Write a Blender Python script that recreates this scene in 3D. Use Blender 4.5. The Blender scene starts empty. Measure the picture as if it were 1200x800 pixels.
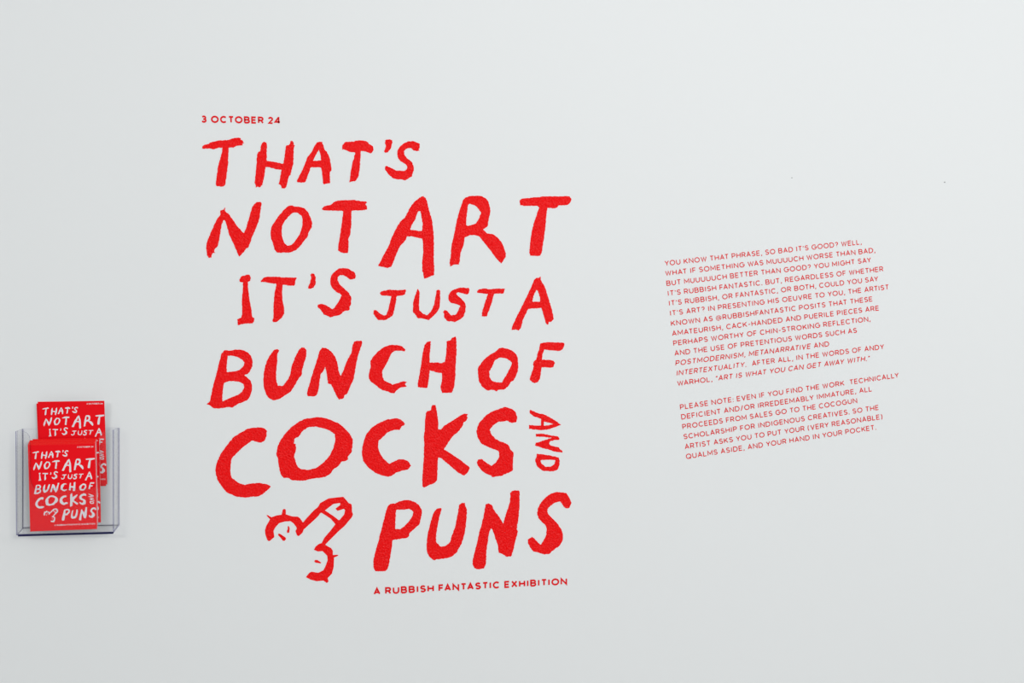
import bpy, bmesh, math, random
from mathutils import Vector, Matrix
from mathutils.geometry import tessellate_polygon

random.seed(4)
SC = bpy.context.scene
COL = SC.collection

# ------------------------------------------------------------------ camera
F_PX, D_CAM, H_CAM = 1167.0, 2.49, 1.60      # focal length in pixels of the 1200x800 frame
YAW, PITCH = math.radians(9.33), math.radians(2.45)
cam_d = bpy.data.cameras.new('camera')
cam_d.sensor_width = 36.0
cam_d.lens = 36.0 * F_PX / 1200.0
cam = bpy.data.objects.new('camera', cam_d)
COL.objects.link(cam)
cam.location = (0.0, -D_CAM, H_CAM)
fwd = Vector((math.sin(YAW) * math.cos(PITCH), math.cos(YAW) * math.cos(PITCH), -math.sin(PITCH)))
cam.rotation_euler = fwd.to_track_quat('-Z', 'Y').to_euler()
SC.camera = cam
R_AX = Vector((math.cos(YAW), -math.sin(YAW), 0))
U_AX = R_AX.cross(fwd)

# ------------------------------------------------------------------ light
SC.view_settings.view_transform = 'Standard'
SC.view_settings.look = 'None'
SC.view_settings.gamma = 1.0
SC.view_settings.exposure = 0.0
SC.view_settings.use_curve_mapping = False
w = bpy.data.worlds.new('room_light')
SC.world = w
w.use_nodes = True
w.node_tree.nodes['Background'].inputs[0].default_value = (0.965, 1.0, 1.0, 1)
w.node_tree.nodes['Background'].inputs[1].default_value = 0.48

def area_light(name, loc, target, sx, sy, power, col=(1.0, 1.0, 1.0)):
    d = bpy.data.lights.new(name, 'AREA')
    d.shape = 'RECTANGLE'; d.size = sx; d.size_y = sy; d.energy = power; d.color = col
    o = bpy.data.objects.new(name, d); COL.objects.link(o)
    o.location = loc
    o.rotation_euler = (Vector(target) - Vector(loc)).to_track_quat('-Z', 'Y').to_euler()
    return o
area_light('ceiling_light', (0.8, -1.0, 4.0), (0.8, -1.0, 0.0), 0.9, 0.4, 4.6)
area_light('ceiling_light', (0.05, -1.2, 3.0), (0.05, -1.2, 0.0), 0.35, 0.2, 1.3)
for lx, ly, lz, lp in ((-3.3, -5.2, 3.4, 52), (2.6, -6.0, 3.0, 100), (4.0, -3.5, 3.0, 32)):  # soft fills added behind the camera for even wall light and vinyl highlights
    area_light('added_fill_light', (lx, ly, lz), (1.5 if lx == 4.0 else 0.5, 0.0, 1.5), 1.6, 0.9, lp)

# ------------------------------------------------------------------ helpers
def unproj(px, py, y=0.0):
    """a pixel of the photo -> the point where its sight line meets the plane Y = y"""
    d = fwd * F_PX + R_AX * (px - 600.0) + U_AX * (400.0 - py)
    t = (y - cam.location.y) / d.y
    return Vector(cam.location) + d * t

def mesh_obj(name, verts, faces, mat, parent=None, loc=None):
    me = bpy.data.meshes.new(name)
    if loc is not None:
        verts = [Vector(v) - Vector(loc) for v in verts]
    me.from_pydata([tuple(v) for v in verts], [], faces)
    me.update()
    for m in (mat if isinstance(mat, (list, tuple)) else [mat]):
        me.materials.append(m)
    o = bpy.data.objects.new(name, me)
    COL.objects.link(o)
    if loc is not None:
        o.location = loc
    if parent is not None:
        o.parent = parent
    return o

def thing(name, loc, label, cat, group=None):
    o = bpy.data.objects.new(name, None)
    COL.objects.link(o)
    o.empty_display_size = 0.05
    o.location = loc
    tag(o, label, cat, group)
    return o

def tag(o, label, cat, group=None):
    o['label'] = label; o['category'] = cat
    if group: o['group'] = group

def box_mesh(lo, hi):
    x0, y0, z0 = lo; x1, y1, z1 = hi
    v = [(x0,y0,z0),(x1,y0,z0),(x1,y1,z0),(x0,y1,z0),(x0,y0,z1),(x1,y0,z1),(x1,y1,z1),(x0,y1,z1)]
    f = [(0,3,2,1),(4,5,6,7),(0,1,5,4),(1,2,6,5),(2,3,7,6),(3,0,4,7)]
    return v, f

# ------------------------------------------------------------------ materials
def principled(name, col, rough=0.5, spec=0.5):
    m = bpy.data.materials.new(name); m.use_nodes = True
    b = m.node_tree.nodes['Principled BSDF']
    b.inputs['Base Color'].default_value = (*col, 1)
    b.inputs['Roughness'].default_value = rough
    b.inputs['Specular IOR Level'].default_value = spec
    return m, b

def add_bump(m, b, scale, strength, dist, detail=3.0):
    nt = m.node_tree
    tc = nt.nodes.new('ShaderNodeTexCoord')
    geo = nt.nodes.new('ShaderNodeNewGeometry')
    no = nt.nodes.new('ShaderNodeTexNoise')
    no.inputs['Scale'].default_value = scale
    no.inputs['Detail'].default_value = detail
    bp = nt.nodes.new('ShaderNodeBump')
    bp.inputs['Strength'].default_value = strength
    bp.inputs['Distance'].default_value = dist
    nt.links.new(geo.outputs['Position'], no.inputs['Vector'])
    nt.links.new(no.outputs['Fac'], bp.inputs['Height'])
    nt.links.new(bp.outputs['Normal'], b.inputs['Normal'])
    return no

# painted plaster wall, faint roller texture
M_WALL, b = principled('white_wall_paint', (0.810, 0.825, 0.830), 0.55, 0.3)
add_bump(M_WALL, b, 260.0, 0.10, 0.0006)
M_FLOOR, b = principled('grey_concrete', (0.62, 0.62, 0.61), 0.4)
add_bump(M_FLOOR, b, 20.0, 0.1, 0.001)
# glossy red cut vinyl pressed into the roller texture of the wall
M_VINYL, b = principled('red_vinyl', (0.95, 0.001, 0.002), 0.22, 0.18)
add_bump(M_VINYL, b, 190.0, 1.0, 0.0040, 3.0)
M_VINYL_SMALL, b = principled('red_vinyl_fine', (0.80, 0.004, 0.008), 0.4, 0.2)
M_CARD_RED, b = principled('red_printed_card', (0.90, 0.001, 0.008), 0.38, 0.15)
M_CARD_EDGE, b = principled('white_card_edge', (0.90, 0.86, 0.87), 0.7, 0.2)
M_CARD_TOP, b = principled('card_edge_bleed_painted_lit', (0.95, 0.16, 0.09), 0.6, 0.2)  # print bleed, painted orange to stand for light caught on the tops
M_PRINT, b = principled('white_print', (0.80, 0.79, 0.83), 0.5, 0.3)
M_SPECK, b = principled('dark_speck', (0.25, 0.25, 0.26), 0.8, 0.1)

def acrylic(name, tint, fac_gloss_ior=1.49, rough=0.02):
    m = bpy.data.materials.new(name); m.use_nodes = True
    nt = m.node_tree; nt.nodes.clear()
    out = nt.nodes.new('ShaderNodeOutputMaterial')
    tr = nt.nodes.new('ShaderNodeBsdfTransparent'); tr.inputs[0].default_value = (*tint, 1)
    gl = nt.nodes.new('ShaderNodeBsdfGlossy'); gl.inputs['Roughness'].default_value = rough
    # both sides of the pane reflect as an air-to-acrylic surface does
    fr = nt.nodes.new('ShaderNodeFresnel')
    ge = nt.nodes.new('ShaderNodeNewGeometry')
    io = nt.nodes.new('ShaderNodeMapRange')
    io.inputs['To Min'].default_value = fac_gloss_ior; io.inputs['To Max'].default_value = 1 / fac_gloss_ior
    nt.links.new(ge.outputs['Backfacing'], io.inputs['Value'])
    nt.links.new(io.outputs['Result'], fr.inputs[0])
    mx = nt.nodes.new('ShaderNodeMixShader')
    nt.links.new(fr.outputs[0], mx.inputs[0])
    nt.links.new(tr.outputs[0], mx.inputs[1]); nt.links.new(gl.outputs[0], mx.inputs[2])
    nt.links.new(mx.outputs[0], out.inputs[0])
    return m
M_CLEAR = acrylic('clear_acrylic', (0.996, 0.996, 0.998), 1.42)
M_CLEAR_BACK = acrylic('clear_acrylic_against_wall', (0.997, 0.997, 0.999), 1.22)
M_EDGE = acrylic('blue_grey_acrylic_edge', (0.52, 0.52, 0.68))
M_EDGE_DARK = acrylic('painted_dark_refraction', (0.06, 0.06, 0.30))  # navy paints the dark refracted in the lower edge

# ------------------------------------------------------------------ setting
def structure(name, lo, hi, mat):
    v, f = box_mesh(lo, hi)
    o = mesh_obj(name, v, f, mat)
    o['kind'] = 'structure'
    return o
wall = structure('wall_back', (-5.0, 0.0, 0.0), (5.0, 0.15, 4.6), M_WALL)
structure('floor', (-5.0, -8.0, -0.1), (5.0, 0.15, 0.0), M_FLOOR)

# small dark specks on the paint
for (px, py, r) in ((1107, 213.5, 0.0021), (928, 208.3, 0.0015)):
    c = unproj(px, py, -0.0004)
    vs = [c] + [c + Vector((math.cos(a) * r * (1 + 0.3 * math.sin(3 * a)), 0, 0.8 * r * math.sin(a)))
                for a in [i * math.tau / 10 for i in range(10)]]
    mesh_obj('speck', vs, [(0, i % 10 + 1, (i + 1) % 10 + 1) for i in range(1, 11)], M_SPECK, wall)

# ------------------------------------------------------------------ hand-painted letter outlines
# word: [(x0, y0, scale, [outer], [holes...]) ...]  points in 1/scale photo pixels from (x0, y0)
def P(s):
    return [tuple(float(c) for c in t.split(',')) for t in s.split()]

WORDS = {
"THAT'S": [
 (230,155,10,"68,180 75,160 100,143 150,135 155,122 245,98 330,92 365,90 435,70 480,63 522,68 518,85 550,100 548,115 562,125 540,135 545,152 500,155 465,160 438,180 378,180 376,260 372,380 355,500 343,590 335,620 310,635 235,628 228,605 250,440 248,425 268,350 300,240 308,178 260,180 200,200 170,190 75,192",[]),
 (230,155,10,"780,118 800,110 822,120 828,140 824,335 900,343 1018,370 1035,290 1052,155 1090,145 1105,102 1122,97 1138,112 1140,145 1155,155 1142,190 1138,370 1120,430 1105,500 1085,515 1070,580 1055,640 1040,655 1000,655 990,620 965,605 975,570 988,500 1000,438 930,432 860,408 812,405 800,500 780,590 776,615 745,645 715,635 697,647 700,630 682,590 695,500 705,380 712,270 725,230 750,220 760,150",[]),
 (340,150,10,"315,165 345,160 382,166 375,180 385,190 405,255 430,275 460,340 485,470 485,495 465,520 468,600 468,645 430,650 395,660 383,640 378,560 364,462 240,460 225,510 205,560 185,620 165,638 90,636 78,622 105,560 145,490 180,400 205,335 245,290 280,220",["337,250 265,384 365,378 350,290"]),
 (340,150,10,"650,160 750,160 760,150 815,143 880,150 918,170 920,185 970,212 978,260 945,298 900,280 830,265 826,330 815,480 800,570 765,620 730,625 695,638 703,570 725,430 765,285 700,280 655,258 630,248 610,255 612,200",[]),
 (430,150,10,"215,140 260,132 295,140 300,165 280,240 245,285 215,290 200,270 215,235 222,200 210,175",[]),
 (430,150,10,"620,185 585,170 545,152 480,155 430,180 380,225 358,265 355,310 370,360 405,395 450,420 470,445 470,475 445,500 400,500 340,498 280,465 230,442 212,455 210,480 250,540 310,590 370,602 400,600 450,613 530,565 540,510 550,500 545,440 520,390 465,350 435,305 435,270 455,245 480,235 520,235 545,262 580,270 618,265 605,250 618,230",[])],
"NOT": [
 (235,225,10,"232,215 270,205 280,182 290,185 285,205 295,230 325,250 370,310 430,400 510,483 535,420 570,300 600,190 625,145 655,118 705,115 717,130 700,240 690,310 655,410 605,520 580,600 555,655 540,655 510,700 456,757 430,710 390,610 335,500 310,400 285,330 268,328 245,390 225,520 205,625 195,640 165,670 160,700 175,712 145,712 130,740 128,768 95,770 75,740 65,660 70,600 100,520 140,430 185,330 235,260",[]),
 (310,225,10,"275,165 320,155 350,168 420,175 470,190 510,235 545,310 558,360 555,410 520,465 505,520 465,570 410,640 370,680 300,708 150,710 115,670 98,600 75,540 70,480 80,410 130,330 180,260 235,200",["355,238 395,245 432,275 445,310 442,400 410,500 360,570 315,620 265,628 235,600 205,520 200,450 205,400 230,350 275,290 320,250"]),
 (380,225,10,"-28,195 -10,177 0,165 75,150 110,118 160,98 230,95 340,90 430,108 490,108 500,125 482,145 500,165 500,205 450,213 318,218 318,300 315,400 305,500 282,545 285,620 278,712 225,715 185,700 160,680 165,620 185,500 210,330 222,218 5,214 -18,208",[])],
"ART": [
 (440,225,10,"540,50 560,45 590,70 605,110 630,220 665,340 675,430 685,540 685,650 683,800 690,920 688,970 640,990 570,1015 560,940 548,930 548,800 560,720 558,600 550,545 500,535 440,520 370,518 355,560 320,600 290,630 265,680 225,780 185,875 140,890 100,878 30,865 70,790 165,610 180,560 235,440 290,345 345,300 400,190 450,120 500,80",["510,222 528,222 540,300 555,370 545,457 405,442 425,385 465,325 495,235"]),
 (500,225,10,"425,95 450,65 510,45 640,45 690,70 725,115 745,190 745,240 720,350 715,400 660,437 710,485 770,490 830,530 880,590 915,680 930,720 925,763 900,800 875,837 850,815 800,755 755,690 690,610 620,520 560,503 510,503 445,530 440,580 425,640 395,720 390,798 378,850 320,848 275,873 268,825 282,760 290,640 320,500 355,320 390,200 420,120",["500,135 580,165 640,240 605,325 575,370 480,398 462,385 465,300 480,200 485,150"]),
 (560,225,10,"490,95 520,75 700,60 780,50 1075,48 1098,85 1080,125 1045,152 945,155 930,180 890,190 815,182 800,300 790,440 765,590 750,700 735,740 700,750 615,745 602,710 615,580 630,470 660,350 720,180 700,160 550,162 495,152",[])],
"IT'S": [
 (270,310,10,"105,175 130,135 210,115 230,125 238,150 232,190 205,200 208,280 225,420 245,520 255,610 280,625 275,670 260,688 160,692 85,710 80,640 130,615 138,560 135,400 145,290 148,205 125,205 108,195",[]),
 (270,310,10,"355,190 385,155 440,140 580,142 600,150 680,150 778,152 760,190 755,235 740,248 690,245 612,235 605,310 612,430 630,510 632,570 605,620 545,670 500,672 492,655 505,610 505,480 515,350 540,225 480,218 400,203 360,205",[]),
 (270,310,10,"935,118 955,100 980,105 1000,145 998,230 970,272 945,282 912,280 915,250 935,210 948,150",[]),
 (340,305,10,"570,95 620,88 690,100 755,140 770,180 760,215 705,225 660,190 620,172 580,175 558,195 555,230 580,280 640,335 690,380 718,440 712,520 695,545 695,580 670,590 650,590 625,600 590,635 530,650 470,668 435,650 395,635 360,580 322,545 325,518 370,508 430,530 495,572 520,555 570,480 605,410 585,390 540,370 495,325 472,280 472,210 490,165 530,125",[])],
"JUST": [
 (430,315,10,"150,285 170,262 260,242 310,245 370,250 450,240 458,260 445,300 400,312 350,318 340,390 305,540 270,570 210,600 135,600 95,555 75,520 80,485 110,483 150,520 200,545 225,540 250,480 280,350 285,318 170,310",[]),
 (430,315,10,"595,232 608,250 618,290 612,400 612,480 650,520 705,543 750,500 790,410 815,250 845,242 860,255 855,400 848,460 810,520 760,570 725,600 670,585 625,578 600,580 560,525 540,510 540,400 565,310",[]),
 (430,315,10,"1000,250 1080,220 1195,222 1203,245 1195,280 1175,300 1120,285 1070,272 1045,290 1070,320 1110,350 1150,400 1160,440 1155,500 1130,560 1095,590 1035,622 1000,615 940,610 908,575 905,530 892,505 910,480 940,490 970,525 990,545 1040,535 1070,490 1095,430 1050,412 980,395 958,365 955,310 975,275",[]),
 (540,315,10,"190,265 210,240 280,228 330,238 430,230 520,232 508,262 500,288 390,290 370,370 340,460 305,558 245,555 255,480 285,390 320,292 250,285 195,280",[])],
"A": [
 (540,315,10,"860,125 890,103 920,102 935,88 935,125 975,190 1000,250 1030,350 1060,450 1090,585 1060,620 1030,620 1022,655 1000,640 985,590 945,455 905,460 790,468 760,530 730,590 705,690 680,722 645,708 595,715 600,680 650,570 740,390 790,290",["885,245 905,260 930,345 928,385 840,385 850,320"])],
"BUNCH": [
 (235,400,10,"245,140 285,100 340,108 410,93 480,97 550,125 590,165 608,220 608,290 580,350 555,380 512,395 550,425 590,465 604,520 600,580 570,660 545,690 430,735 375,775 320,768 260,780 200,785 145,778 115,750 70,735 110,700 130,600 160,470 200,330 225,220",["318,165 380,168 430,180 485,210 515,245 505,285 455,335 400,350 308,360 303,310 312,220","275,485 330,465 390,463 460,475 500,495 512,535 490,585 440,625 350,660 255,703 255,640 262,560"]),
 (310,395,10,"60,215 110,150 150,138 172,155 160,180 150,200 148,300 135,410 135,490 155,570 215,570 270,500 300,440 320,330 365,220 405,145 435,118 465,120 490,150 490,220 460,310 437,400 440,430 390,500 310,635 240,680 170,725 100,740 50,712 20,675 -8,590 -15,490 0,370 25,280",[]),
 (310,395,10,"640,170 675,120 720,125 780,165 830,230 855,310 870,400 893,455 920,400 960,290 1020,180 1030,100 1050,50 1100,42 1140,42 1142,80 1100,200 1075,310 1055,430 1040,500 1000,590 970,660 935,680 930,712 875,732 840,680 780,550 745,545 735,470 712,345 700,375 655,440 645,520 630,620 615,670 590,692 505,690 498,650 540,500 590,340 620,250",[]),
 (400,390,10,"752,195 745,215 680,208 620,212 580,250 540,340 500,410 480,450 482,510 505,560 560,585 600,608 650,590 725,565 770,575 745,600 768,627 690,640 650,670 625,705 590,705 545,685 480,670 400,610 345,570 322,525 328,460 345,390 340,330 370,280 430,215 510,160 580,140 650,140 710,155",[]),
 (480,385,10,"175,190 205,155 248,145 245,200 235,300 235,400 310,395 380,403 415,385 430,290 435,200 432,150 480,135 500,105 542,92 550,150 550,280 540,420 535,570 520,690 495,750 440,752 385,755 370,720 362,680 378,620 380,520 320,512 235,487 228,570 215,660 205,695 95,685 100,620 120,520 140,380 160,260",[])],
"OF": [
 (550,390,10,"390,170 450,185 500,205 550,250 568,290 572,370 570,440 540,520 515,560 480,580 460,620 405,665 340,665 320,685 290,668 260,665 215,675 150,630 110,560 100,470 102,410 140,350 200,285 250,250 300,225 345,182",["350,290 420,295 480,325 500,355 480,405 440,480 400,545 388,578 320,578 265,560 238,520 232,450 270,390 300,320"]),
 (550,390,10,"830,125 870,112 960,108 1110,115 1112,150 1095,190 1060,210 980,205 878,192 860,240 850,315 940,315 985,325 1005,350 985,400 950,407 850,400 840,450 830,530 800,578 765,588 735,575 708,545 715,510 745,430 755,395 745,370 760,330 785,310 800,240 820,190",[])],
"COCKS": [
 (240,480,8,"585,200 560,175 510,165 450,168 390,182 340,212 270,255 210,330 150,410 115,490 98,570 115,650 165,725 200,770 300,816 380,824 430,815 500,812 545,790 590,750 620,718 570,695 500,685 430,692 375,705 330,692 285,662 250,635 240,580 242,520 250,460 300,405 370,340 440,288 480,298 530,308 560,290 578,250 578,215",[]),
 (310,480,10,"630,85 700,95 780,120 870,158 930,210 990,270 1035,345 1030,420 1020,500 975,550 980,580 950,600 905,605 870,655 810,695 780,740 712,787 600,800 500,820 450,831 325,827 287,800 225,800 187,750 165,640 155,560 138,530 150,440 190,350 250,270 330,190 400,140 480,105 560,95",["600,195 680,215 760,240 825,285 830,350 810,440 770,530 700,610 600,685 510,705 420,692 385,660 345,550 360,500 370,450 365,400 342,395 350,340 400,315 450,245 510,205"]),
 (405,480,10,"695,160 690,178 655,195 635,235 600,235 560,238 490,265 430,325 385,365 380,430 400,500 440,570 515,635 570,605 620,580 680,580 730,600 768,655 730,700 670,710 590,735 545,770 500,785 430,770 350,740 270,680 205,600 192,530 195,440 215,360 240,290 300,215 380,160 480,115 590,98 650,115",[]),
 (480,475,10,"270,-6 305,-5 318,60 335,180 335,280 370,280 400,240 500,180 590,120 640,95 685,100 670,130 682,145 660,180 630,200 620,240 575,300 520,345 470,410 400,515 450,540 520,590 600,640 705,725 690,770 640,822 560,780 480,710 370,615 335,610 328,700 325,820 320,880 280,915 230,930 170,962 150,945 150,850 155,760 165,650 172,430 165,370 178,300 180,180 190,90 205,65 250,55 258,10",[]),
 (500,485,10,"920,-85 1000,-60 1045,-20 1062,40 1050,95 1000,105 970,95 950,78 890,88 840,90 775,135 740,180 755,230 800,285 850,315 900,330 960,365 985,420 1018,448 1012,550 1010,660 960,690 910,705 890,722 840,728 770,740 755,720 700,700 640,655 600,605 588,570 600,535 645,525 700,570 760,608 810,570 850,505 845,435 780,410 700,375 640,345 600,280 582,200 610,110 700,10 770,-30 840,-55",[])],
"AND": [
 (560,475,10,"612,50 680,80 720,95 760,98 830,130 920,185 978,225 900,255 820,280 740,290 680,280 600,275 598,228 680,235 740,235 742,155 700,140 650,125 608,90 605,65",["772,188 830,200 885,218 830,232 772,235"]),
 (560,475,10,"678,332 760,330 830,345 940,362 958,390 950,402 900,402 845,420 835,450 860,470 950,490 962,512 990,530 990,552 940,545 880,535 820,510 790,508 740,490 672,470 678,435 720,428 770,410 870,378 800,372 740,365 680,365",[]),
 (560,475,10,"690,565 750,570 850,585 950,610 960,650 955,700 935,750 890,770 770,768 700,720 680,670 672,640 688,600",["735,640 830,635 910,638 895,690 850,718 790,718 745,680"])],
"PUNS": [
 (430,570,10,"280,200 330,200 380,172 440,158 500,160 560,180 610,215 640,265 645,310 630,380 610,450 560,490 495,550 495,575 470,600 400,610 300,625 290,720 280,780 260,900 240,965 215,990 100,992 78,950 75,870 100,760 130,660 150,570 180,470 215,320 245,230",["342,272 420,270 490,260 525,275 545,300 530,350 490,410 440,465 390,500 330,497 335,380"]),
 (430,570,10,"870,250 875,265 850,350 830,450 808,600 812,650 865,705 930,690 975,650 990,590 1040,450 1065,320 1080,215 1105,195 1148,188 1155,230 1172,270 1165,400 1150,520 1110,670 1065,740 1060,765 1010,810 950,835 860,848 810,852 800,862 770,855 735,825 705,770 698,680 712,560 740,440 780,310 815,262",[]),
 (0,0,1,"569,591 572.5,589.5 576.5,591.5 578,596 584,604 589.7,613.5 591,609 594,599 597,590 598.3,582 597.8,577.5 600,575 604,574.3 608,574.5 609,577 608.8,595 607.5,607 605.5,620 607,622.5 604,633 602,643 599,652 593,652 589,649 584.5,647.5 583,637 580,629 577,620 575,619 573,625 570.5,643 570,647 569.5,660 567,666 560,666.8 556,665.5 553.8,661 554,656 557,644 560,632 562.5,620 564,617 567,603",[]),
 (560,575,10,"1040,28 1060,60 1098,140 1085,170 1070,200 1040,205 1005,185 985,150 965,122 900,140 850,175 815,215 820,265 870,320 930,380 980,450 998,520 990,590 950,650 870,705 835,740 780,745 730,730 650,710 610,660 600,630 588,615 585,570 600,560 635,538 665,560 700,600 740,632 765,590 800,520 808,450 790,400 750,365 710,320 695,270 705,200 745,130 800,70 860,30 930,12 990,18",[])],
}
DOODLE = [
 ('outline',(300,590,10,"180,160 240,138 300,130 312,75 325,62 345,65 350,85 348,125 380,135 430,150 490,152 515,170 550,222 594,169 681,75 728,37 750,-6 850,-62 937,-72 1025,-81 1087,-6 1119,6 1125,50 1125,94 1137,125 1125,156 1037,262 970,320 900,390 810,480 850,505 880,520 900,550 900,602 955,598 965,605 950,615 912,632 915,645 910,740 890,820 840,870 850,910 830,930 790,900 710,908 640,890 585,860 625,810 650,797 730,810 790,780 815,730 840,660 835,610 780,555 725,560 678,540 700,500 740,470 770,462 800,400 870,320 931,240 875,175 769,106 759,106 719,156 569,294 560,300 545,340 500,380 480,370 462,320 478,290 470,270 440,230 405,205 340,208 270,228 225,280 205,320 215,390 170,430 150,440 130,420 110,360 105,310 120,260 150,210 165,182 130,147 125,132 142,135",["806,81 906,3 987,-9 987,16 931,59 956,84 1031,59 1044,75 1034,125 975,197 906,144 825,90"])),
 ('eye',(300,590,10,"372,265 385,262 395,290 390,340 365,342 362,320 372,300",[])),
 ('mouth',(300,590,10,"260,352 280,352 345,395 352,415 335,435 315,435 290,400 260,370",[])),
 ('eye',(300,590,10,"690,660 720,660 765,690 755,700 700,690 683,680",[])),
]

def loops_px(entry, rough=0.34):
    """photo-pixel loops of one glyph, corners slightly softened, edge slightly ragged"""
    x0, y0, s, outer, holes = entry
    res = []
    for k, st in enumerate([outer] + list(holes)):
        pts = [(x0 + a / s, y0 + b / s) for a, b in P(st)]
        out = []
        n = len(pts)
        for i in range(n):
            (ax, ay), (bx, by) = pts[i], pts[(i + 1) % n]
            L = math.hypot(bx - ax, by - ay)
            out.append((ax + (bx - ax) * .07, ay + (by - ay) * .07))
            m = int(L / 1.6)
            for j in range(m):
                t = .07 + .86 * (j + 1) / (m + 1)
                q = random.uniform(-rough, rough)
                out.append((ax + (bx - ax) * t - (by - ay) / L * q, ay + (by - ay) * t + (bx - ax) / L * q))
            out.append((ax + (bx - ax) * .93, ay + (by - ay) * .93))
        res.append(out)
    return res

def glyph_geometry(loops, to3d, thick):
    """front face triangulated with its holes, plus the cut edge going back by thick"""
    front = [[to3d(p) for p in lp] for lp in loops]
    verts = [v for lp in front for v in lp]
    n = len(verts)
    tris = tessellate_polygon(front)
    faces = []
    for t in tris:
        a, b, c = (verts[i] for i in t)
        nn = (b - a).cross(c - a)
        if nn.length < 1e-14: continue
        faces.append(tuple(t) if nn.y < 0 else tuple(reversed(t)))
    if thick > 0:
        verts = verts + [v + Vector((0, thick, 0)) for v in verts]
        off = 0
        for lp in front:
            m = len(lp)
            area = sum(lp[i].x * lp[(i + 1) % m].z - lp[(i + 1) % m].x * lp[i].z for i in range(m))
            for i in range(m):
                a, b_ = off + i, off + (i + 1) % m
                faces.append((a, b_, b_ + n, a + n))
            off += m
    return verts, faces

VIN = 0.0006     # the vinyl stands proud of the paint
random.seed(11)
GLYPHS = {wd: [loops_px(e) for e in ls] for wd, ls in WORDS.items()}
GLYPH_DOODLE = [(nm, loops_px(e, 0.08)) for nm, e in DOODLE]

WORD_LABEL = {
 "THAT'S": "red hand-painted word THAT'S, top line of the wall title",
 "NOT": "red hand-painted word NOT on the wall, left of the larger word ART",
 "ART": "large orange-red hand-painted word ART at the right end of the second line",
 "IT'S": "red hand-painted word IT'S with an I with feet, left of JUST",
 "JUST": "small red hand-painted word JUST in the middle of the title",
 "A": "single red hand-painted letter A standing alone right of JUST",
 "BUNCH": "red hand-painted word BUNCH starting the fourth line of the title",
 "OF": "red hand-painted word OF right of BUNCH",
 "COCKS": "widest and boldest red hand-painted word of the title, reading COCKS",
 "AND": "tiny red hand-painted word AND turned sideways right of COCKS",
 "PUNS": "deep red hand-painted word PUNS at the bottom right of the title",
}
def base_of(loops_list):
    pts = [p for lps in loops_list for p in lps[0]]
    x = (min(p[0] for p in pts) + max(p[0] for p in pts)) / 2
    return unproj(x, max(p[1] for p in pts), -VIN)

for wd, gl in GLYPHS.items():
    c = base_of(gl)
    t = thing('painted_word', c, WORD_LABEL[wd], 'word', 'hand-painted red words of the wall title')
    for lps in gl:
        v, f = glyph_geometry(lps, lambda p: unproj(p[0], p[1], -VIN) - c, VIN)
        mesh_obj('letter', v, f, M_VINYL, t)
c = base_of([l for _, l in GLYPH_DOODLE])
t = thing('cartoon_doodle', c, 'small red line doodle with two round closed-eyed faces left of PUNS', 'drawing')
for nm, lps in GLYPH_DOODLE:
    v, f = glyph_geometry(lps, lambda p: unproj(p[0], p[1], -VIN) - c, VIN)
    mesh_obj(nm, v, f, M_VINYL, t)

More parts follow.
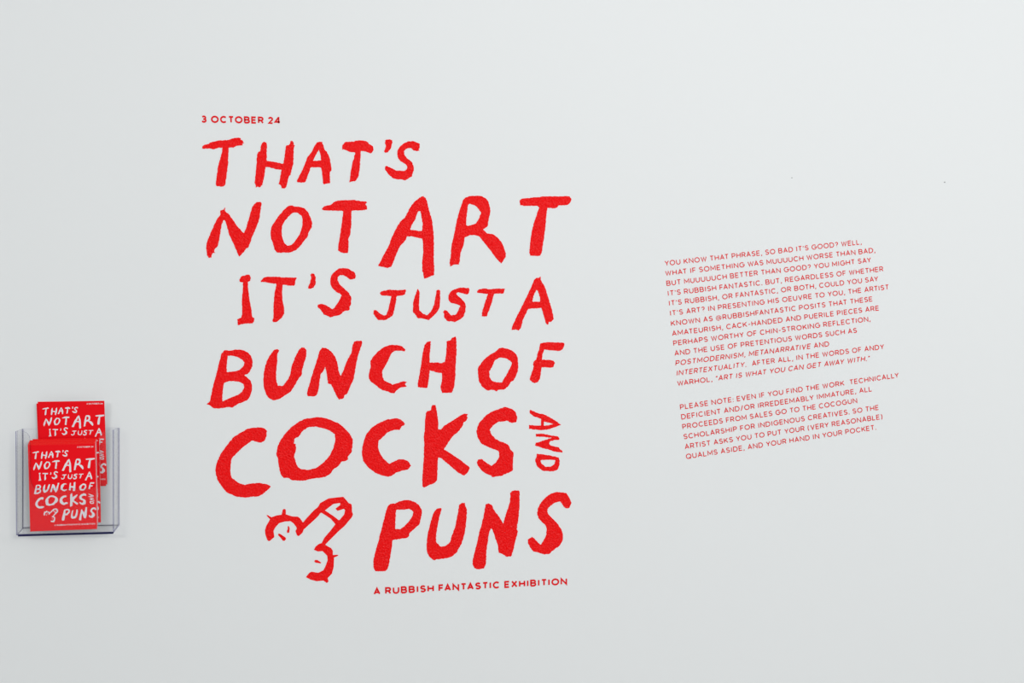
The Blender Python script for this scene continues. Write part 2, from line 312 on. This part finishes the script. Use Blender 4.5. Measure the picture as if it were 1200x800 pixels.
# ------------------------------------------------------------------ geometric sans capitals, drawn as strokes
def arc(cx, cy, rx, ry, a0, a1, n=10):
    return [(cx + rx * math.cos(math.radians(a0 + (a1 - a0) * i / n)),
             cy + ry * math.sin(math.radians(a0 + (a1 - a0) * i / n))) for i in range(n + 1)]
def S_curve(w):
    q = w / 2
    return arc(q, .745, q * .92, .255, 25, 180, 8)[:-1] + [(q * .10, .70), (q * .42, .56), (q * 1.0, .515), (q * 1.62, .45), (q * 1.98, .33)] + arc(q, .27, q * .99, .27, 0, -155, 8)[1:]
FONT = {   # advance width of the outline box, list of (closed, points) in a box of height 1
 'A': (.90, [(0, [(0, 0), (.45, 1), (.90, 0)]), (0, [(.15, .30), (.75, .30)])]),
 'B': (.70, [(0, [(0, 0), (0, 1), (.42, 1)] + arc(.42, .76, .23, .24, 90, -90, 6)[1:] + [(0, .52)]), (0, [(.40, .52)] + arc(.44, .26, .26, .26, 90, -90, 6) + [(0, 0)])]),
 'C': (.88, [(0, arc(.48, .5, .48, .5, 45, 315, 16))]),
 'D': (.82, [(1, [(0, 0), (0, 1), (.34, 1)] + arc(.34, .5, .48, .5, 90, -90, 10)[1:])]),
 'E': (.62, [(0, [(.62, 1), (0, 1), (0, 0), (.62, 0)]), (0, [(0, .51), (.56, .51)])]),
 'F': (.60, [(0, [(.60, 1), (0, 1), (0, 0)]), (0, [(0, .49), (.54, .49)])]),
 'G': (.94, [(0, arc(.49, .5, .49, .5, 45, 360, 18) + [(.54, .5)])]),
 'H': (.76, [(0, [(0, 0), (0, 1)]), (0, [(.76, 0), (.76, 1)]), (0, [(0, .5), (.76, .5)])]),
 'I': (.10, [(0, [(.05, 0), (.05, 1)])]),
 'J': (.50, [(0, [(.5, 1), (.5, .3)] + arc(.24, .27, .26, .27, 0, -160, 8))]),
 'K': (.74, [(0, [(0, 0), (0, 1)]), (0, [(.70, 1), (.02, .36)]), (0, [(.26, .58), (.74, 0)])]),
 'L': (.56, [(0, [(0, 1), (0, 0), (.56, 0)])]),
 'M': (.94, [(0, [(0, 0), (0, 1), (.47, .25), (.94, 1), (.94, 0)])]),
 'N': (.80, [(0, [(0, 0), (0, 1), (.80, 0), (.80, 1)])]),
 'O': (1.0, [(1, arc(.5, .5, .5, .5, 0, 345, 22))]),
 'P': (.66, [(0, [(0, 0), (0, 1), (.38, 1)] + arc(.38, .72, .28, .28, 90, -90, 8)[1:] + [(0, .44)])]),
 'Q': (1.0, [(1, arc(.5, .5, .5, .5, 0, 345, 22)), (0, [(.58, .30), (.92, -.06)])]),
 'R': (.70, [(0, [(0, 0), (0, 1), (.40, 1)] + arc(.40, .73, .27, .27, 90, -90, 8)[1:] + [(0, .46)]), (0, [(.38, .46), (.70, 0)])]),
 'S': (.66, [(0, S_curve(.66))]),
 'T': (.74, [(0, [(0, 1), (.74, 1)]), (0, [(.37, 1), (.37, 0)])]),
 'U': (.76, [(0, [(0, 1), (0, .38)] + arc(.38, .38, .38, .38, 180, 360, 12)[1:] + [(.76, 1)])]),
 'V': (.86, [(0, [(0, 1), (.43, 0), (.86, 1)])]),
 'W': (1.20, [(0, [(0, 1), (.31, 0), (.60, .92), (.89, 0), (1.20, 1)])]),
 'X': (.80, [(0, [(0, 0), (.78, 1)]), (0, [(.02, 1), (.80, 0)])]),
 'Y': (.80, [(0, [(0, 1), (.40, .44), (.80, 1)]), (0, [(.40, .44), (.40, 0)])]),
 '2': (.60, [(0, arc(.30, .72, .29, .28, 170, -30, 10) + [(.02, 0), (.62, 0)])]),
 '3': (.60, [(0, arc(.29, .75, .26, .25, 150, -90, 10) + [(.20, .5)]), (0, [(.20, .5)] + arc(.29, .255, .31, .255, 90, -155, 10))]),
 '4': (.74, [(0, [(.56, 0), (.56, 1), (.50, 1), (0, .24), (.74, .24)])]),
 '@': (1.02, [(0, arc(.51, .46, .52, .54, -50, 290, 22)), (1, arc(.50, .46, .24, .26, 0, 340, 14)), (0, [(.76, .74), (.76, .34)] + arc(.89, .34, .13, .12, 180, 340, 5))]),
 '?': (.54, [(0, arc(.27, .74, .26, .26, 165, -60, 9) + [(.27, .40), (.27, .26)]), (0, [(.27, .03), (.27, -.02)])]),
 '.': (.06, [(0, [(.03, -.10), (.03, .10)])]),
 ',': (.10, [(0, [(.09, .10), (.0, -.24)])]),
 "'": (.04, [(0, [(.02, 1), (.02, .72)])]),
 '"': (.22, [(0, [(.02, 1), (.02, .74)]), (0, [(.20, 1), (.20, .74)])]),
 ':': (.04, [(0, [(.02, -.06), (.02, .10)]), (0, [(.02, .50), (.02, .66)])]),
 '-': (.34, [(0, [(0, .42), (.34, .42)])]),
 '/': (.40, [(0, [(0, -.10), (.40, 1.08)])]),
 '(': (.24, [(0, arc(.50, .45, .50, .80, 132, 228, 8))]),
 ')': (.24, [(0, arc(-.26, .45, .50, .80, 48, -48, 8))]),
}
for ch_, k_ in {'A': .88, 'T': .90, 'W': .93, 'V': .90, 'Y': .92, 'F': .94, 'B': 1.03, 'X': .94, 'C': .97}.items():
    wd_, st_ = FONT[ch_]
    FONT[ch_] = (wd_ * k_, [(c_, [(a_ * k_, b_) for a_, b_ in pts_]) for c_, pts_ in st_])
GAP, SPACE = .22, .70
KERN = {p: k for k, ps in ((-.13, 'AT TA AV VA AY YA LT LY FA PA AW WA'), (-.06, 'TO OT OY YO RT RY LO LD DA RA TI KE CA AC KI LA ')) for p in ps.split()}

def stroke_quads(pts, closed, hw):
    """a constant-width ribbon along pts, mitred joints"""
    n = len(pts)
    def unit(a, b):
        dx, dy = b[0] - a[0], b[1] - a[1]; l = math.hypot(dx, dy) or 1e-9
        return dx / l, dy / l
    L, R = [], []
    for i in range(n):
        if closed:
            d0 = unit(pts[i - 1], pts[i]); d1 = unit(pts[i], pts[(i + 1) % n])
        else:
            d0 = unit(pts[i - 1], pts[i]) if i else unit(pts[0], pts[1])
            d1 = unit(pts[i], pts[i + 1]) if i < n - 1 else d0
        n0, n1 = (-d0[1], d0[0]), (-d1[1], d1[0])
        mx, my = n0[0] + n1[0], n0[1] + n1[1]
        dt = mx * n0[0] + my * n0[1]
        k = 1.0 / dt if dt > .35 else 1.0 / .35
        mx, my = mx * k * hw, my * k * hw
        L.append((pts[i][0] + mx, pts[i][1] + my)); R.append((pts[i][0] - mx, pts[i][1] - my))
    vs = []
    for a, b_ in zip(L, R): vs += [a, b_]
    fs = [(2 * i, 2 * i + 1, 2 * ((i + 1) % n) + 1, 2 * ((i + 1) % n)) for i in range(n if closed else n - 1)]
    return vs, fs

def text_layout(text, weight, italic=None):
    """2-D ribbons of a line in cap-height units: [(word, [verts], [faces])], total width.
    italic is a set of word indices set slanted"""
    x = 0.0; words = []; cur = None; wi = -1; last = ''
    i = 0
    prev_space = True
    for ch in text:
        if ch == ' ':
            x += SPACE - GAP if not prev_space else SPACE * .7
            prev_space = True; cur = None; last = ''; continue
        if cur is None:
            wi += 1; cur = (wi, [], []); words.append(cur)
        prev_space = False
        x += KERN.get(last + ch, 0); last = ch
        wd, strokes = FONT[ch]
        hw = weight / 2 * (.62 if ch == '@' else 1)
        sl = .22 if italic and wi in italic else 0
        k_ = -1
        for closed, pts in strokes:
            # inset the centre line so that the outline fills the cap height
            q = [(x + hw + px_, hw + py_ * (1 - weight)) for px_, py_ in pts]
            v, f = stroke_quads(q, closed, hw)
            o = len(cur[1])
            k_ += 1     # strokes of a letter lie a hair above one another where they cross
            cur[1].extend([(a + sl * (b_ - .35), b_, 2.5e-5 * k_) for a, b_ in v])
            cur[2].extend([tuple(k + o for k in fc) for fc in f])
        x += wd + weight + GAP
    total = x - GAP
    return words, total

def text_line(text, p0, p1, cap, weight, parent, org, mat, y=-VIN, italic=None):
    """p0/p1: 3-D baseline ends; cap: cap height; each word a mesh"""
    words, total = text_layout(text, weight, italic)
    e = (p1 - p0); L = e.length; ex = e.normalized(); ez = Vector((-ex.z, 0, ex.x))
    sx = L / total
    out = []
    for wi, vs, fs in words:
        v3 = [p0 + ex * (a * sx) + ez * (b_ * cap) - Vector((0, d, 0)) - org for a, b_, d in vs]
        # faces wound towards the room
        ff = []
        for fc in fs:
            a, b_, c_ = v3[fc[0]], v3[fc[1]], v3[fc[2]]
            ff.append(fc if (b_ - a).cross(c_ - a).y < 0 else tuple(reversed(fc)))
        out.append(mesh_obj('word', v3, ff, mat, parent))
    return out

def caption(name, text, a, b_, cap_px, weight, label, cat='caption'):
    p0, p1 = unproj(*a, -VIN), unproj(*b_, -VIN)
    cap = (unproj(a[0], a[1] - cap_px, -VIN) - p0).length
    org = (p0 + p1) / 2
    t = thing(name, org, label, cat)
    text_line(text, p0, p1, cap, weight, t, org, M_VINYL_SMALL)
    return t
caption('date_caption', '3 OCTOBER 24', (236.0, 143.7), (328.8, 145.4), 8.5, .24,
        'small red date in plain capitals above the wall title')
caption('subtitle_caption', 'A RUBBISH FANTASTIC EXHIBITION', (437.8, 697.0), (664.6, 685.0), 8.5, .24,
        'bold red line of plain capitals under the word PUNS')

PARA1 = [
 ("YOU KNOW THAT PHRASE, SO BAD IT'S GOOD? WELL,", 779.4,311.6, 1010,286.2, None),
 ("WHAT IF SOMETHING WAS MUUUUCH WORSE THAN BAD,", 780,323.3, 1026,295.8, None),
 ("BUT MUUUUUCH BETTER THAN GOOD? YOU MIGHT SAY", 781.3,335, 1021,307.3, None),
 ("IT'S RUBBISH FANTASTIC. BUT, REGARDLESS OF WHETHER", 782.7,346.7, 1035.3,317.8, None),
 ("IT'S RUBBISH, OR FANTASTIC, OR BOTH, COULD YOU SAY", 784.1,358.3, 1029.4,329.3, None),
 ("IT'S ART? IN PRESENTING HIS OEUVRE TO YOU, THE ARTIST", 785.4,370, 1041.9,339, None),
 ("KNOWN AS @RUBBISHFANTASTIC POSITS THAT THESE", 786.6,382, 1022.7,353, None),
 ("AMATEURISH, CACK-HANDED AND PUERILE PIECES ARE", 787.9,393.7, 1030.3,363.7, None),
 ("PERHAPS WORTHY OF CHIN-STROKING REFLECTION,", 789.3,405.2, 1020.3,376.4, None),
 ("AND THE USE OF PRETENTIOUS WORDS SUCH AS", 790.7,416.9, 1004.4,389.8, None),
 ("POSTMODERNISM, METANARRATIVE AND", 791.9,428.5, 971.9,405.6, {0, 1}),
 ("INTERTEXTUALITY.  AFTER ALL, IN THE WORDS OF ANDY", 793.1,440.2, 1036.3,408.9, {0}),
 ("WARHOL, \"ART IS WHAT YOU CAN GET AWAY WITH.\"", 794.1,452.3, 1019.4,422.4, {1,2,3,4,5,6,7,8,9}),
]
PARA2 = [
 ("PLEASE NOTE: EVEN IF YOU FIND THE WORK  TECHNICALLY", 797.3,480, 1053.5,442.2, None),
 ("DEFICIENT AND/OR IRREDEEMABLY IMMATURE, ALL", 798.7,491.5, 1022.1,458.4, None),
 ("PROCEEDS FROM SALES GO TO THE COCOGUN", 800,503, 1004.8,472, None),
 ("SCHOLARSHIP FOR INDIGENOUS CREATIVES. SO THE", 801.4,514.7, 1030,480.1, None),
 ("ARTIST ASKS YOU TO PUT YOUR (VERY REASONABLE)", 802.8,526.4, 1034.4,490.8, None),
 ("QUALMS ASIDE, AND YOUR HAND IN YOUR POCKET.", 804.2,538, 1027.1,503.3, None),
]
for nm, rows, lab in (('wall_paragraph', PARA1, 'upper tilted paragraph of fine red capitals at the right, thirteen lines'),
                      ('wall_paragraph', PARA2, 'lower tilted paragraph of fine red capitals, six lines starting PLEASE NOTE')):
    org = unproj((rows[-1][1] + rows[-1][3]) / 2, (rows[-1][2] + rows[-1][4]) / 2, -VIN)
    t = thing(nm, org, lab, 'text', 'tilted paragraphs of small red text')
    for txt, ax, ay, bx, by, it in rows:
        p0, p1 = unproj(ax, ay, -VIN), unproj(bx, by, -VIN)
        line = bpy.data.objects.new('text_line', None); COL.objects.link(line)
        line.empty_display_size = .02; line.parent = t; line.location = p0 - org
        cap = (unproj(ax, ay - 6.2, -VIN) - p0).length
        text_line(txt, p0, p1, cap, .158, line, p0, M_VINYL_SMALL, italic=it)

# ------------------------------------------------------------------ clear acrylic leaflet holder on the wall
DF = -0.040            # plane of its front pane
BK = {'tl': unproj(26, 502.5, -.002), 'tr': unproj(139.7, 501.3, -.002), 'br': unproj(139.7, 615.5, -.002), 'bl': unproj(26, 619, -.002)}
FR = {'tl': unproj(18.0, 505.3, DF), 'tr': unproj(133.6, 503.4, DF), 'br': unproj(133.7, 623.8, DF), 'bl': unproj(18.8, 627, DF)}
T = .0025
def slab(name, quad, nrm, mats, parent, org, thick=T):
    """four corners (in order) extruded by thick along nrm; big faces material 0, rim material 1"""
    q = [Vector(p) - org for p in quad]
    n = Vector(nrm).normalized() * thick
    v = q + [p + n for p in q]
    f = [(0, 1, 2, 3), (7, 6, 5, 4)] + [(i, i + 4, (i + 1) % 4 + 4, (i + 1) % 4) for i in range(4)]
    o = mesh_obj(name, v, f, mats, parent)
    for k, p in enumerate(o.data.polygons): p.material_index = 0 if k < 2 else 1
    return o
org = (BK['bl'] + BK['br']) / 2
holder = thing('leaflet_holder', org, 'clear acrylic leaflet holder on the white wall at the far left', 'holder')
mats = [M_CLEAR, M_EDGE]
slab('back_panel', [BK['tl'], BK['tr'], BK['br'], BK['bl']], (0, 1, 0), [M_CLEAR_BACK, M_EDGE], holder, org, .0018)
slab('side_panel', [BK['tl'], FR['tl'], FR['bl'], BK['bl']], (1, 0, 0), mats, holder, org)
slab('side_panel', [FR['tr'], BK['tr'], BK['br'], FR['br']], (-1, 0, 0), mats, holder, org)
ins = Vector((T, 0, 0))
slab('bottom_panel', [BK['bl'] + ins, BK['br'] - ins, FR['br'] - ins, FR['bl'] + ins], (0, 0, 1), mats, holder, org)
# the front pane has a deep rounded U cut out of it
def front_pane():
    pts = []
    pts += [(20.2, 505.2), (27, 505.2), (31.5, 507.2), (34.2, 511), (35.2, 516)]
    pts += [(35.4, 560), (36.6, 566), (39.5, 570.5), (44, 573)]
    pts += [(107, 572), (111.5, 569.8), (114.6, 565.5), (115.7, 560)]
    pts += [(115.7, 515), (117.2, 509.5), (120.2, 505.6), (125, 503.7), (131.6, 503.5)]
    pts += [(131.8, 622.2), (20.6, 625.2)]
    loop = [unproj(x, y, DF + .0002) - org for x, y in pts]
    n = len(loop)
    v = loop + [p + Vector((0, T, 0)) for p in loop]
    tri = [t if (loop[t[1]] - loop[t[0]]).cross(loop[t[2]] - loop[t[0]]).y < 0 else t[::-1] for t in tessellate_polygon([loop])]
    f = [tuple(t) for t in tri] + [tuple(i + n for i in reversed(t)) for t in tri]
    k = len(f)
    f += [(i, i + n, (i + 1) % n + n, (i + 1) % n) for i in range(n)]
    o = mesh_obj('front_panel', v, f, mats, holder)
    for i, p in enumerate(o.data.polygons): p.material_index = 0 if i < k else 1
front_pane()
# strip along the lower front edge, its navy painting in refracted darkness
o = slab('bottom_edge', [FR['bl'] + Vector((.004, .0035, .0012)), FR['br'] + Vector((-.002, .0035, .0012)), FR['br'] + Vector((-.002, 0, .0012)), FR['bl'] + Vector((.004, 0, .0012))], (0, 0, -1), [M_EDGE_DARK, M_EDGE_DARK], holder, org, .0042)
o['label'] = 'lower edge with its dark refraction painted navy'

# ------------------------------------------------------------------ red leaflets standing in the holder
CW, CH, CT = 0.148, 0.202, 0.0009
def wall_to_card(px, py):
    """a point of the wall title -> the same point of the title printed on a leaflet (metres from its lower left corner)"""
    p = unproj(px, py, 0)
    a, b_ = unproj(237, 420, 0), unproj(669, 420, 0)
    c_, d = unproj(450, 162, 0), unproj(450, 669, 0)
    u = (p.x - a.x) / (b_.x - a.x); v = (c_.z - p.z) / (c_.z - d.z)
    return Vector(((8.5 + u * 138.5) / 1000, 0, CH - (12.5 + v * 166.5) / 1000))

def bend(x, z, curl):
    return -curl * (z / CH) ** 2
NZ = 10
def card_mesh(curl):
    v, f = [], []
    for i in range(NZ + 1):
        z = CH * i / NZ
        y = bend(0, z, curl)
        v += [(0, y, z), (CW, y, z), (CW, y + CT, z), (0, y + CT, z)]
    for i in range(NZ):
        a = 4 * i
        f += [(a, a + 1, a + 5, a + 4), (a + 1, a + 2, a + 6, a + 5), (a + 2, a + 3, a + 7, a + 6), (a + 3, a, a + 4, a + 7)]
    f += [(0, 3, 2, 1), (4 * NZ, 4 * NZ + 1, 4 * NZ + 2, 4 * NZ + 3)]
    me = bpy.data.meshes.new('leaflet')
    me.from_pydata(v, [], f); me.update()
    me.materials.append(M_CARD_RED); me.materials.append(M_CARD_EDGE); me.materials.append(M_CARD_TOP)
    for i, p in enumerate(me.polygons):
        p.material_index = 0 if (i < 4 * NZ and i % 4 == 0) else (2 if i == 4 * NZ + 1 else 1)
    return me

def simplify(lp, step=2):
    return lp[::step] if len(lp) > 24 else lp
def print_meshes(curl):
    """white print of the leaflet: title letters, doodle, date, footer"""
    res = []
    def put(name, v, f):
        v = [Vector((p.x, p.y + bend(p.x, p.z, curl) - .00012, p.z)) for p in v]
        me = bpy.data.meshes.new(name); me.from_pydata([tuple(p) for p in v], [], f); me.update()
        me.materials.append(M_PRINT); res.append((name, me))
    for nm, gls in (('title_print', [l for wd in GLYPHS.values() for l in wd]), ('doodle_print', [l for _, l in GLYPH_DOODLE])):
        V, Fc = [], []
        for lps in gls:
            v, f = glyph_geometry([simplify(l) for l in lps], lambda p: wall_to_card(p[0], p[1]), 0)
            o = len(V); V += v; Fc += [tuple(i + o for i in t) for t in f]
        put(nm, V, Fc)
    for nm, txt, x0, x1, z, cap in (('date_print', '3 OCTOBER 24', .108, .1445, CH - .0082, .0036),
                                     ('footer_print', 'A RUBBISH FANTASTIC EXHIBITION', .0535, .1437, CH - .1912, .0038)):
        words, total = text_layout(txt, .22)
        V, Fc = [], []
        for wi, vs, fs in words:
            o = len(V)
            V += [Vector((x0 + a * (x1 - x0) / total, -d, z + b_ * cap)) for a, b_, d in vs]
            for fc in fs:
                a, b_, c_ = (V[o + k] for k in fc[:3])
                fc = tuple(k + o for k in fc)
                Fc.append(fc if (b_ - a).cross(c_ - a).y < 0 else tuple(reversed(fc)))
        put(nm, V, Fc)
    return res

def leaflet(me, prints, bl, lean, roll, label, group=None, name='leaflet', yawr=0.0):
    o = bpy.data.objects.new(name, me); COL.objects.link(o)
    o.location = bl
    # lean: + brings the top towards the room; roll: + turns clockwise as seen from the room
    o.rotation_euler = (Matrix.Rotation(yawr, 4, 'Z') @ Matrix.Rotation(roll, 4, 'Y') @ Matrix.Rotation(lean, 4, 'X')).to_euler()
    tag(o, label, 'leaflet', group)
    for nm, pm in prints:
        c_ = bpy.data.objects.new(nm, pm); COL.objects.link(c_); c_.parent = o
    return o

GRP = 'red leaflets in the clear holder'
m_curl = card_mesh(.0015); p_curl = print_meshes(.0015)
m_flat = card_mesh(.001); p_flat = print_meshes(.001)
# pile at the back, standing higher: two leaflets
BY = -.0055
leaflet(m_flat, [], unproj(47.0, 571.5, BY + .0020), math.radians(3.6), math.radians(-.1),
        'rearmost red leaflet, only a dark sliver showing left of the raised one', GRP)
leaflet(m_flat, p_flat, unproj(48.4, 569.4, BY), math.radians(4.2), math.radians(.1),
        'raised red leaflet at the back of the holder, its top above the front pile', GRP)
# the pile in front
N = 16
y0, y1 = -.0350, -.0185
for i in range(N):
    k = i / (N - 1)
    y = y0 + (y1 - y0) * k
    if i == 0:
        leaflet(m_curl, p_curl, unproj(35.4, 622.6, y), math.radians(.3), math.radians(-.15),
                'frontmost red leaflet with the whole white title in view', GRP)
    elif i == N - 1:
        leaflet(m_curl, p_curl, unproj(40.6, 614.4, y), math.radians(.5), math.radians(.1),
                'red leaflet at the rear of the front pile, shifted to the right', GRP)
    else:
        jx, jz = random.uniform(-.35, .35), random.uniform(-.25, .25)
        leaflet(m_curl, [], unproj(35.4 + 1.6 * k + jx, 622.4 - 7.0 * k + jz, y), math.radians(.45), math.radians(random.uniform(-.15, .15)),
                'red leaflet inside the front pile, only its edges showing', GRP)
